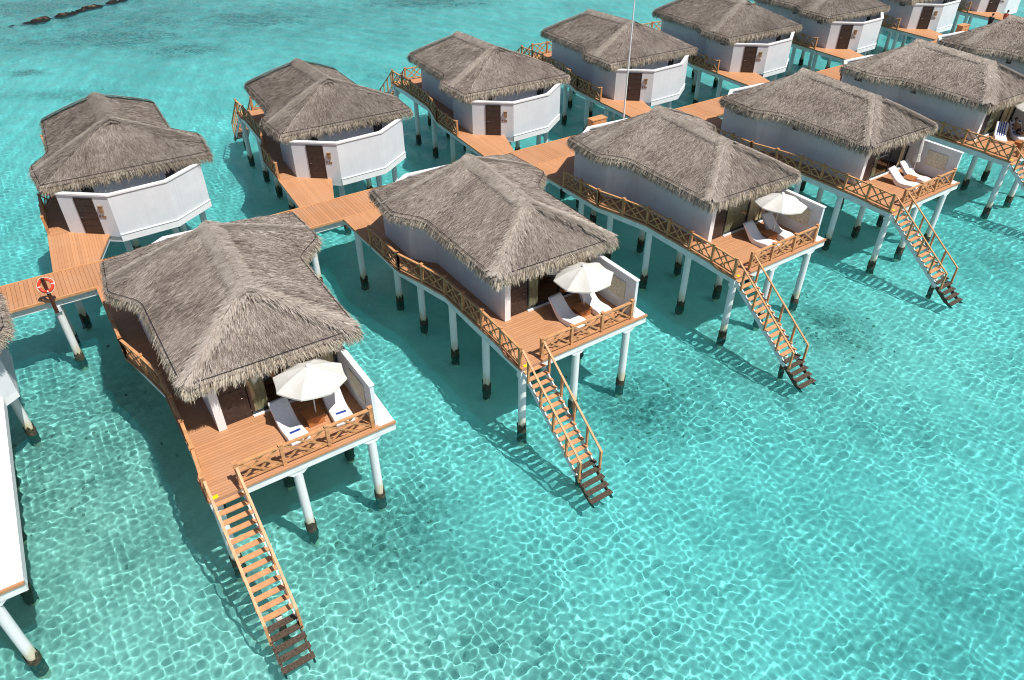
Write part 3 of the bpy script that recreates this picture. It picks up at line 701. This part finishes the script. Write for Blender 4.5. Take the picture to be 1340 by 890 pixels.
for (a, c, lab) in ((32.6, 38.28, 'orange wooden cabinet on the walkway left of the tall white pole'), (78.3, 38.28, 'orange wooden cabinet on the walkway near the top right corner')):
    p = walk(a, c, fz); cb = empty('cabinet', p, math.atan2(D[1], D[0])); tag(cb, lab, 'cabinet', 'wooden cabinets on the walkway')
    m = MB(); m.box(-.6, .6, -.28, .28, .0, 1.0); m.build('body', M['tread'], cb)
    m = MB(); m.box(-.66, .66, -.33, .33, 1.0, 1.06); m.build('lid', M['woodtop'], cb)
    for s in (-1, 1):
        m = MB(); m.box(min(.02*s, .56*s), max(.02*s, .56*s), -.305, -.282, .07, .93); dd = m.build('door', M['woodtop'], cb)
        m = MB(); m.box(.06*s-.012, .06*s+.012, -.33, -.305, .45, .6); m.build('handle', M['metal'], dd)
fp = walk(35.2, 38.45, fz); fo = empty('flagpole', fp); tag(fo, 'tall thin white pole rising from the walkway behind a thatched roof', 'pole')
m = MB(); m.tube([(0, 0, .03), (0, 0, 5), (0, 0, 13)], [.06, .05, .035], 10); m.build('mast', M['white'], fo)
m = MB(); m.tube([(0, 0, 0), (0, 0, .035), (0, 0, .25)], [.15, .14, .075], 12); m.build('base', M['metal'], fo)

def lumps(name, pts, mat, sub=2):
    """a rounded lump built from displaced rings"""
    m = MB()
    for (x, y, z, rx, ry, rz, seed) in pts:
        g = np.random.default_rng(seed); n, k = 14, 9; ph = g.random(6)*6; vs = []
        for a in range(k):
            t = math.pi*(a+.5)/k
            for b in range(n):
                f = 2*math.pi*b/n; q = 1+.14*math.sin(3*f+ph[0]+2*t)+.1*math.sin(5*f+ph[1]-3*t)+.06*math.sin(4*t+ph[2]+f)
                vs.append((x+rx*q*math.sin(t)*math.cos(f), y+ry*q*math.sin(t)*math.sin(f), z+rz*q*math.cos(t)))
        fs = [(a*n+b, (a+1)*n+b, (a+1)*n+(b+1) % n, a*n+(b+1) % n) for a in range(k-1) for b in range(n)]
        fs += [tuple(range(n)), tuple(range((k-1)*n, k*n))[::-1]]
        m.add(vs, fs, 0, True)
    return m
bp = walk(46.0, 36.35, fz); m = lumps('bag', [(0, 0, .2, .26, .2, .22, 3), (.16, .04, .42, .12, .1, .12, 5)], None); b = m.build('bag', M['bagcloth']); b.location = bp
tag(b, 'pale grey cloth bag standing on the walkway beyond the drawn-curtain villa', 'bag')

# ------------------------------------------------------------------ people
def person(name, joints, edges, radii, label, garments, loc, rz, hair=None):
    me = bpy.data.meshes.new(name); keys = list(joints); me.from_pydata([joints[k] for k in keys], [(keys.index(a), keys.index(b)) for a, b in edges], [])
    o = bpy.data.objects.new(name, me); COL.objects.link(o); o.location = loc; o.rotation_euler = (0, 0, rz)
    sk = o.modifiers.new('skin', 'SKIN'); sk.use_smooth_shade = True
    for k, v in zip(keys, me.skin_vertices[0].data):
        r_ = radii[k]; v.radius = (r_, r_) if not hasattr(r_, '__len__') else r_; v.use_root = (k == 'pelvis')
    ss = o.modifiers.new('sub', 'SUBSURF'); ss.levels = ss.render_levels = 2
    me.materials.append(M['skin']); tag(o, label, 'person')
    for nm, mat, paths in garments:
        g = MB()
        for pts, rs in paths: g.tube([joints[p] if isinstance(p, str) else p for p in pts], rs, 14)
        g.build(nm, mat, o)
    if hair:
        h = lumps('hair', [hair], None); h.build('hair', M['hair'], o)
    return o
def standing(label, loc, rz, top, bottom, stride=.12, arm=.1):
    J = dict(pelvis=(0, 0, .95), waist=(0, 0, 1.1), chest=(0, .0, 1.3), neck=(0, .01, 1.47), head0=(0, .03, 1.56), head1=(0, .045, 1.67),
             lsh=(-.17, 0, 1.41), lel=(-.23, -.02, 1.14), lwr=(-.24, arm, .92), lha=(-.24, arm+.03, .82), rsh=(.17, 0, 1.41), rel=(.23, 0, 1.14), rwr=(.25, -arm*.4+.06, .92), rha=(.25, -arm*.4+.1, .82),
             lhip=(-.09, 0, .9), lkn=(-.1, stride*.6, .5), lan=(-.1, stride*.3, .09), lto=(-.1, stride*.3+.16, .035), rhip=(.09, 0, .9), rkn=(.1, -stride*.2, .5), ran=(.1, -stride, .09), rto=(.1, -stride+.16, .035))
    Rr = dict(pelvis=(.15, .11), waist=(.13, .095), chest=(.155, .105), neck=.055, head0=.085, head1=.085, lsh=.06, lel=.042, lwr=.03, lha=.034, rsh=.06, rel=.042, rwr=.03, rha=.034,
              lhip=.09, lkn=.058, lan=.038, lto=.034, rhip=.09, rkn=.058, ran=.038, rto=.034)
    Ed = [('pelvis', 'waist'), ('waist', 'chest'), ('chest', 'neck'), ('neck', 'head0'), ('head0', 'head1'), ('chest', 'lsh'), ('lsh', 'lel'), ('lel', 'lwr'), ('lwr', 'lha'), ('chest', 'rsh'), ('rsh', 'rel'), ('rel', 'rwr'), ('rwr', 'rha'),
          ('pelvis', 'lhip'), ('lhip', 'lkn'), ('lkn', 'lan'), ('lan', 'lto'), ('pelvis', 'rhip'), ('rhip', 'rkn'), ('rkn', 'ran'), ('ran', 'rto')]
    G = [('shirt', M[top], [([(0, 0, .93), (0, 0, 1.1), (0, 0, 1.32), (0, .005, 1.44)], [.185, .175, .19, .085]), (['lsh', (-.215, -.01, 1.2)], [.082, .07]), (['rsh', (.215, 0, 1.2)], [.082, .07])]),
         ('shorts', M[bottom], [([(0, 0, .98), (0, 0, .86)], [.18, .19]), (['lhip', (-.1, stride*.4, .58)], [.115, .1]), (['rhip', (.1, -stride*.15, .58)], [.115, .1])])]
    return person('person', J, Ed, Rr, label, G, loc, rz, (0, .02, 1.675, .098, .11, .095, 7))
p = walk(81.9, 37.6, fz); standing('walker in dark clothes on the walkway near the top right corner', p, ANG_F+R(-90), 'navy', 'navy')
p = walk(84.5, 37.5, fz); standing('walker in a red top on the walkway near the top right corner', p, ANG_F+R(-90), 'redcloth', 'navy', .08)
# the sunbather lies back on the second lounger of the fifth terrace, in the lounger's own frame
zl = lambda y: on_lounger(y)+.03
J = dict(pelvis=(0, 1.08, zl(1.1)+.1), waist=(0, 1.25, zl(1.27)+.1), chest=(0, 1.5, zl(1.5)+.1), neck=(0, 1.72, zl(1.72)+.09), head0=(0, 1.80, zl(1.8)+.1), head1=(0, 1.89, zl(1.89)+.11),
         lsh=(-.17, 1.62, zl(1.62)+.09), lel=(-.27, 1.4, zl(1.4)+.06), lwr=(-.2, 1.2, zl(1.2)+.14), lha=(-.13, 1.14, zl(1.14)+.2), rsh=(.17, 1.62, zl(1.62)+.09), rel=(.27, 1.4, zl(1.4)+.06), rwr=(.2, 1.2, zl(1.2)+.14), rha=(.13, 1.14, zl(1.14)+.2),
         lhip=(-.09, 1.03, zl(1.03)+.08), lkn=(-.1, .62, zl(.6)+.22), lan=(-.1, .25, zl(.25)+.05), lto=(-.1, .2, zl(.2)+.17), rhip=(.09, 1.03, zl(1.03)+.08), rkn=(.1, .62, zl(.62)+.07), ran=(.1, .2, zl(.2)+.04), rto=(.1, .15, zl(.15)+.16))
Rr = dict(pelvis=(.15, .1), waist=(.14, .09), chest=(.16, .1), neck=.055, head0=.085, head1=.085, lsh=.06, lel=.042, lwr=.03, lha=.034, rsh=.06, rel=.042, rwr=.03, rha=.034, lhip=.085, lkn=.058, lan=.038, lto=.034, rhip=.085, rkn=.058, ran=.038, rto=.034)
Ed = [('pelvis', 'waist'), ('waist', 'chest'), ('chest', 'neck'), ('neck', 'head0'), ('head0', 'head1'), ('chest', 'lsh'), ('lsh', 'lel'), ('lel', 'lwr'), ('lwr', 'lha'), ('chest', 'rsh'), ('rsh', 'rel'), ('rel', 'rwr'), ('rwr', 'rha'),
      ('pelvis', 'lhip'), ('lhip', 'lkn'), ('lkn', 'lan'), ('lan', 'lto'), ('pelvis', 'rhip'), ('rhip', 'rkn'), ('rkn', 'ran'), ('ran', 'rto')]
person('person', J, Ed, Rr, 'sunbather lying back on a lounger at the right edge of the photo', [('swimwear', M['navy'], [([(0, 1.2, zl(1.2)+.1), (0, 1.05, zl(1.05)+.1)], [.155, .15]), (['lhip', (-.1, .86, zl(.86)+.13)], [.105, .09]), (['rhip', (.1, .86, zl(.86)+.09)], [.105, .09])])],
       local(5, 3.8, 1.05), ANG_F+R(-40), (0, 1.92, zl(1.9)+.13, .098, .09, .1, 7))

# ------------------------------------------------------------------ breakwater boulders
RK = [(-61.6, 95.0, .5), (-60.3, 96.2, .7), (-59.2, 97.4, 1.2), (-58.3, 98.5, .9), (-57.6, 100.0, 1.15), (-57.0, 101.2, 1.1), (-56.5, 102.8, 1.0), (-55.9, 104.2, 1.1), (-55.2, 105.6, .9), (-54.5, 107.2, 1.0),
      (-53.6, 108.8, 1.2), (-52.7, 110.4, 1.1), (-62.6, 93.6, .4), (-51.8, 112.2, 1.2), (-50.8, 114, 1.1)]
for k, (x, y, r_) in enumerate(RK):
    if k % 5 == 3: continue
    r_ *= .62+.3*((k*7) % 5)/4
    m = lumps('boulder', [(0, 0, 0, r_*1.3, r_*.85, r_*.42, 40+k)], None); o = m.build('boulder', M['rock']); o.location = (x, y, -.14); o.rotation_euler = (0, 0, R(62)+(k*37 % 7-3)*.13); o.cycles.is_caustics_receiver = True
    tag(o, 'brown wet boulder in the line of stones at the top left', 'boulder', 'boulders of the breakwater')
bx = MB(); bx_p = [(x, y) for x, y, _ in RK]

# ------------------------------------------------------------------ sea bed and water
def border(nr, nc):
    i = np.arange(nr*nc).reshape(nr, nc); return np.concatenate([i[0, :-1], i[:-1, -1], i[-1, :0:-1], i[:0:-1, 0]])
def sheet_mesh(name, X, Y, Z, mats, far, zfar):
    nr, nc = X.shape; co = np.stack([X, Y, Z], -1).reshape(-1, 3); i = np.arange(nr*nc).reshape(nr, nc)
    q = np.stack([i[:-1, :-1], i[:-1, 1:], i[1:, 1:], i[1:, :-1]], -1).reshape(-1, 4)
    bd = border(nr, nc); c = np.array([0, 70.]); oc = co[bd].copy(); d = oc[:, :2]-c; oc[:, :2] = c+d*far; oc[:, 2] = zfar
    k = len(bd); o = np.arange(k)+len(co); qq = np.stack([bd, o, np.roll(o, -1), np.roll(bd, -1)], -1)
    return np_mesh(name, np.concatenate([co, oc]), np.concatenate([q, qq]), mats, True)
def vnoise(x, y, s, seed):
    g = np.random.default_rng(seed); T = g.random((64, 64)); fx, fy = x/s, y/s; ix, iy = np.floor(fx).astype(int), np.floor(fy).astype(int); tx, ty = fx-ix, fy-iy
    tx, ty = tx*tx*(3-2*tx), ty*ty*(3-2*ty); q = lambda a, b: T[(iy+b) % 64, (ix+a) % 64]
    return (q(0, 0)*(1-tx)+q(1, 0)*tx)*(1-ty)+(q(0, 1)*(1-tx)+q(1, 1)*tx)*ty
fb = lambda x, y, s, sd: .5*vnoise(x, y, s, sd)+.3*vnoise(x, y, s*.45, sd+1)+.2*vnoise(x, y, s*.2, sd+2)
nr = []; y = 5.
while y < 150: nr.append(y); y += .043+.0016*max(0, y-12)
nr = np.array(nr); nc = 1350
U, Y = np.meshgrid(np.linspace(-1, 1, nc), nr); X = U*(13+.79*Y); SP = (13+.79*Y)*2/nc
wv = np.random.default_rng(3); Z = 0*X; CALM = .35+1.3*fb(X+300, Y+300, 6.5, 31)
for kk in range(46):
    L = .215*2.7**wv.random(); a = wv.random()*2*math.pi; p = wv.random()*6.283
    Z += .0031*CALM*L**1.35*np.clip((L/SP-2.5)/2, 0, 1)*np.sin(2*math.pi/L*(math.cos(a)*X+math.sin(a)*Y)+p)
for kk in range(16):
    L = 1.0*3.4**wv.random(); a = R(20)+wv.normal(0, .5); p = wv.random()*6.283
    Z += .0035*L*np.sin(2*math.pi/L*(math.cos(a)*X+math.sin(a)*Y)+p)
for kk in range(16):
    L = .14*1.5**wv.random(); a = wv.random()*2*math.pi; p = wv.random()*6.283
    Z += .0015*CALM*L**1.35*np.clip((L/SP-2.5)/2, 0, 1)*np.sin(2*math.pi/L*(math.cos(a)*X+math.sin(a)*Y)+p)
fade = np.clip((1-np.abs(U))*40, 0, 1)*np.clip((150-Y)/6, 0, 1)*np.clip((Y-5)/2, 0, 1); Z *= fade
def water_mat():
    t = NT('sea_water'); t.n.remove(t.bsdf)
    rf = t.node('ShaderNodeBsdfRefraction', i_IOR=1.333, i_Roughness=0.); wa = t.node('ShaderNodeAttribute', attribute_name='shoal'); t.link(t.mix(wa.outputs['Fac'], (.44, .955, 1.), (.59, .965, .955)), rf.inputs['Color'])
    gl = t.node('ShaderNodeBsdfGlossy', i_Roughness=.03); gl.inputs['Color'].default_value = (1, 1, 1, 1)
    fr = t.node('ShaderNodeFresnel', i_IOR=1.333); mx = t.n.new('ShaderNodeMixShader')
    n = t.noise(t.pos(), 4.5, 3, .6, (1, 1.5, 1)); b = t.node('ShaderNodeBump', i_Strength=.6, i_Distance=.05); t.link(n, b.inputs['Height'])
    t.link(b.outputs[0], gl.inputs['Normal']); t.link(b.outputs[0], fr.inputs['Normal'])
    df = t.node('ShaderNodeBsdfDiffuse'); df.inputs['Color'].default_value = (.01, .45, .52, 1); m2 = t.node('ShaderNodeMixShader', i_Fac=.055)   # fine silt hanging in the lagoon
    t.link(rf.outputs[0], m2.inputs[1]); t.link(df.outputs[0], m2.inputs[2])
    t.link(fr.outputs[0], mx.inputs[0]); t.link(m2.outputs[0], mx.inputs[1]); t.link(gl.outputs[0], mx.inputs[2]); t.link(mx.outputs[0], t.out.inputs[0]); return t.mat
water = bpy.data.objects.new('water', sheet_mesh('water', X, Y, Z, [water_mat()], 30., 0.)); COL.objects.link(water); tag(water, kind='structure')
water.cycles.is_caustics_caster = True
sh = water.data.attributes.new('shoal', 'FLOAT', 'POINT'); shv = np.zeros(len(water.data.vertices), 'f4')
g_ = lambda x, y, rx, ry: np.exp(-(((X-x)/rx)**2+((Y-y)/ry)**2))
shv[:X.size] = np.clip(g_(-18, 19, 13, 12)+.6*g_(-3, 12, 10, 4)+.35*g_(18, 30, 10, 6), 0, 1).ravel(); sh.data.foreach_set('value', shv)
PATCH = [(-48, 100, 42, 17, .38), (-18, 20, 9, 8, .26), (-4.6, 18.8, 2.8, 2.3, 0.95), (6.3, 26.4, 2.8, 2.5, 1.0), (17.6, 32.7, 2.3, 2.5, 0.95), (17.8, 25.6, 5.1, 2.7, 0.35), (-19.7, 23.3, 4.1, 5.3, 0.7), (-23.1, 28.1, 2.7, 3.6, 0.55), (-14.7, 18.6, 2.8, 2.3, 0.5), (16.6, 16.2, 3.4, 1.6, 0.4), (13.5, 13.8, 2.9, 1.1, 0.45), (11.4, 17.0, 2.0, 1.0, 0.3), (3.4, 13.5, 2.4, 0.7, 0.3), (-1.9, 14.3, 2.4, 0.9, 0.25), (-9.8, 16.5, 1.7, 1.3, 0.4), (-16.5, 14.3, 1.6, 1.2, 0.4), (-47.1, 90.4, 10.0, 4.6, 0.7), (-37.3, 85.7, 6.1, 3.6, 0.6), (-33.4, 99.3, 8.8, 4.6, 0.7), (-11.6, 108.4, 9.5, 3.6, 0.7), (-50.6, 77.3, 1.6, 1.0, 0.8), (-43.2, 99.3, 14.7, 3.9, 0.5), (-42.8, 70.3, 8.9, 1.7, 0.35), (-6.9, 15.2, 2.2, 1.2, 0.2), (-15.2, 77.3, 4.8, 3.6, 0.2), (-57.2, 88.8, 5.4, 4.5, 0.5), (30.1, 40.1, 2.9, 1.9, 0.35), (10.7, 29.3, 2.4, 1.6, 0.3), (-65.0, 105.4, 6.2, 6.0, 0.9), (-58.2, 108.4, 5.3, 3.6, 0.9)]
gx, gy = np.meshgrid(np.arange(-130, 130.1, .4), np.arange(-20, 170.1, .4))
gz = SEABED+.35*(fb(gx, gy, 9, 2)-.5)
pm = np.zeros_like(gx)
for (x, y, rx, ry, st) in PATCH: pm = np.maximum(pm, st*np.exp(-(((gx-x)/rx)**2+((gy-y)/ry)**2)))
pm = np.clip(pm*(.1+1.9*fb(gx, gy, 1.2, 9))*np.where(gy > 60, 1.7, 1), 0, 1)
def bed_mat():
    t = NT('sea_bed_sand'); at = t.node('ShaderNodeAttribute', attribute_name='patch'); p = t.pos()
    n = t.noise(p, .35, 6, .6); n2 = t.noise(p, 3.2, 6, .7); n3 = t.noise(p, .11, 3)
    sand = t.ramp(n, [(.3, (.63, .60, .53)), (.7, (.78, .755, .68))])
    n4 = t.noise(p, 1.5, 6, .65); sand = t.mix(t.math('MULTIPLY', t.ramp(n4, [(.40, (1, 1, 1)), (.60, (0, 0, 0))]), .13), sand, (.30, .29, .23))
    sand = t.mix(t.math('MULTIPLY', t.ramp(n3, [(.45, (0, 0, 0)), (.62, (1, 1, 1))]), .35), sand, (.30, .34, .30))
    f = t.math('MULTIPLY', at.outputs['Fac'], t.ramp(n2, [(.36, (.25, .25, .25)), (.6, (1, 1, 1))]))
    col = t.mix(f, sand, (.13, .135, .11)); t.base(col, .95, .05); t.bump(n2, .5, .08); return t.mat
bed = bpy.data.objects.new('seabed', sheet_mesh('seabed', gx, gy, gz, [bed_mat()], 25., SEABED-3)); COL.objects.link(bed); tag(bed, kind='structure')
at = bed.data.attributes.new('patch', 'FLOAT', 'POINT'); full = np.zeros(len(bed.data.vertices), 'f4'); full[:pm.size] = pm.ravel(); at.data.foreach_set('value', full)
bed.cycles.is_caustics_receiver = True
# rubble lying in the dark patches
rb = MB(); g = np.random.default_rng(77)
for _ in range(2200):
    x, y, rx, ry, st = PATCH[g.integers(2, len(PATCH))]
    if y > 75 or st < .6: continue
    px, py = x+g.normal(0, rx*.6), y+g.normal(0, ry*.6); r_ = g.uniform(.025, .11); z = SEABED+.35*(float(fb(np.array(px), np.array(py), 9, 2))-.5)
    V = [Vector((math.cos(a)*r_*g.uniform(.7, 1.3), math.sin(a)*r_*g.uniform(.7, 1.3), -.03)) for a in np.linspace(0, 6.28, 7)[:-1]]
    V += [Vector((math.cos(a+.4)*r_*g.uniform(.3, .8), math.sin(a+.4)*r_*g.uniform(.3, .8), r_*g.uniform(.4, .9))) for a in np.linspace(0, 6.28, 7)[:-1]]
    rb.add([(px+v.x, py+v.y, z+v.z) for v in V], [(i, (i+1) % 6, 6+(i+1) % 6, 6+i) for i in range(6)]+[tuple(range(6, 12))])
rbo = rb.build('coral_rubble', simple('coral_rubble', (.24, .225, .17), .9, .55, 2.2, world=True)); tag(rbo, 'broken coral lying in dark patches on the sea bed', 'coral rubble', kind='stuff'); rbo.cycles.is_caustics_receiver = True

# ------------------------------------------------------------------ light, sky, camera
SUN_EL, SUN_AZ = R(61), R(-32)
sv = Vector((math.cos(SUN_EL)*math.cos(SUN_AZ), math.cos(SUN_EL)*math.sin(SUN_AZ), math.sin(SUN_EL)))
sl = bpy.data.lights.new('sun', 'SUN'); sl.energy = 4.9; sl.angle = R(.5); sl.color = (1, .955, .89); so = bpy.data.objects.new('sun', sl); COL.objects.link(so)
so.rotation_euler = sv.to_track_quat('Z', 'Y').to_euler(); so.location = sv*100; sl.cycles.is_caustics_light = True
wd = bpy.data.worlds.new('World'); sc.world = wd; wd.use_nodes = True; nt = wd.node_tree; bg = nt.nodes['Background']
sky = nt.nodes.new('ShaderNodeTexSky'); sky.sky_type = 'NISHITA'; sky.sun_disc = False; sky.sun_elevation = SUN_EL; sky.sun_rotation = math.atan2(sv.x, sv.y); sky.air_density = 1.0; sky.dust_density = 1.0
nt.links.new(sky.outputs[0], bg.inputs[0]); bg.inputs[1].default_value = .072
cd = bpy.data.cameras.new('camera'); cd.sensor_width = 36; cd.lens = 954.3/1340*36; cd.clip_end = 6000; cd.clip_start = .5
co = bpy.data.objects.new('camera', cd); COL.objects.link(co); co.location = (0, 0, 23.08); co.rotation_euler = (R(90-37.0), 0, 0); sc.camera = co
sc.view_settings.view_transform = 'Standard'; sc.view_settings.look = 'None'; sc.view_settings.exposure = .2; sc.view_settings.gamma = 1
sc.render.filter_size = 1.05; cy = sc.cycles; cy.filter_width = 1.05; cy.use_denoising = True; cy.denoiser = 'OPENIMAGEDENOISE'; cy.denoising_input_passes = 'RGB_ALBEDO_NORMAL'; cy.max_bounces = 8; cy.diffuse_bounces = 3; cy.glossy_bounces = 3; cy.transmission_bounces = 6
cy.blur_glossy = .5; cy.sample_clamp_indirect = 6
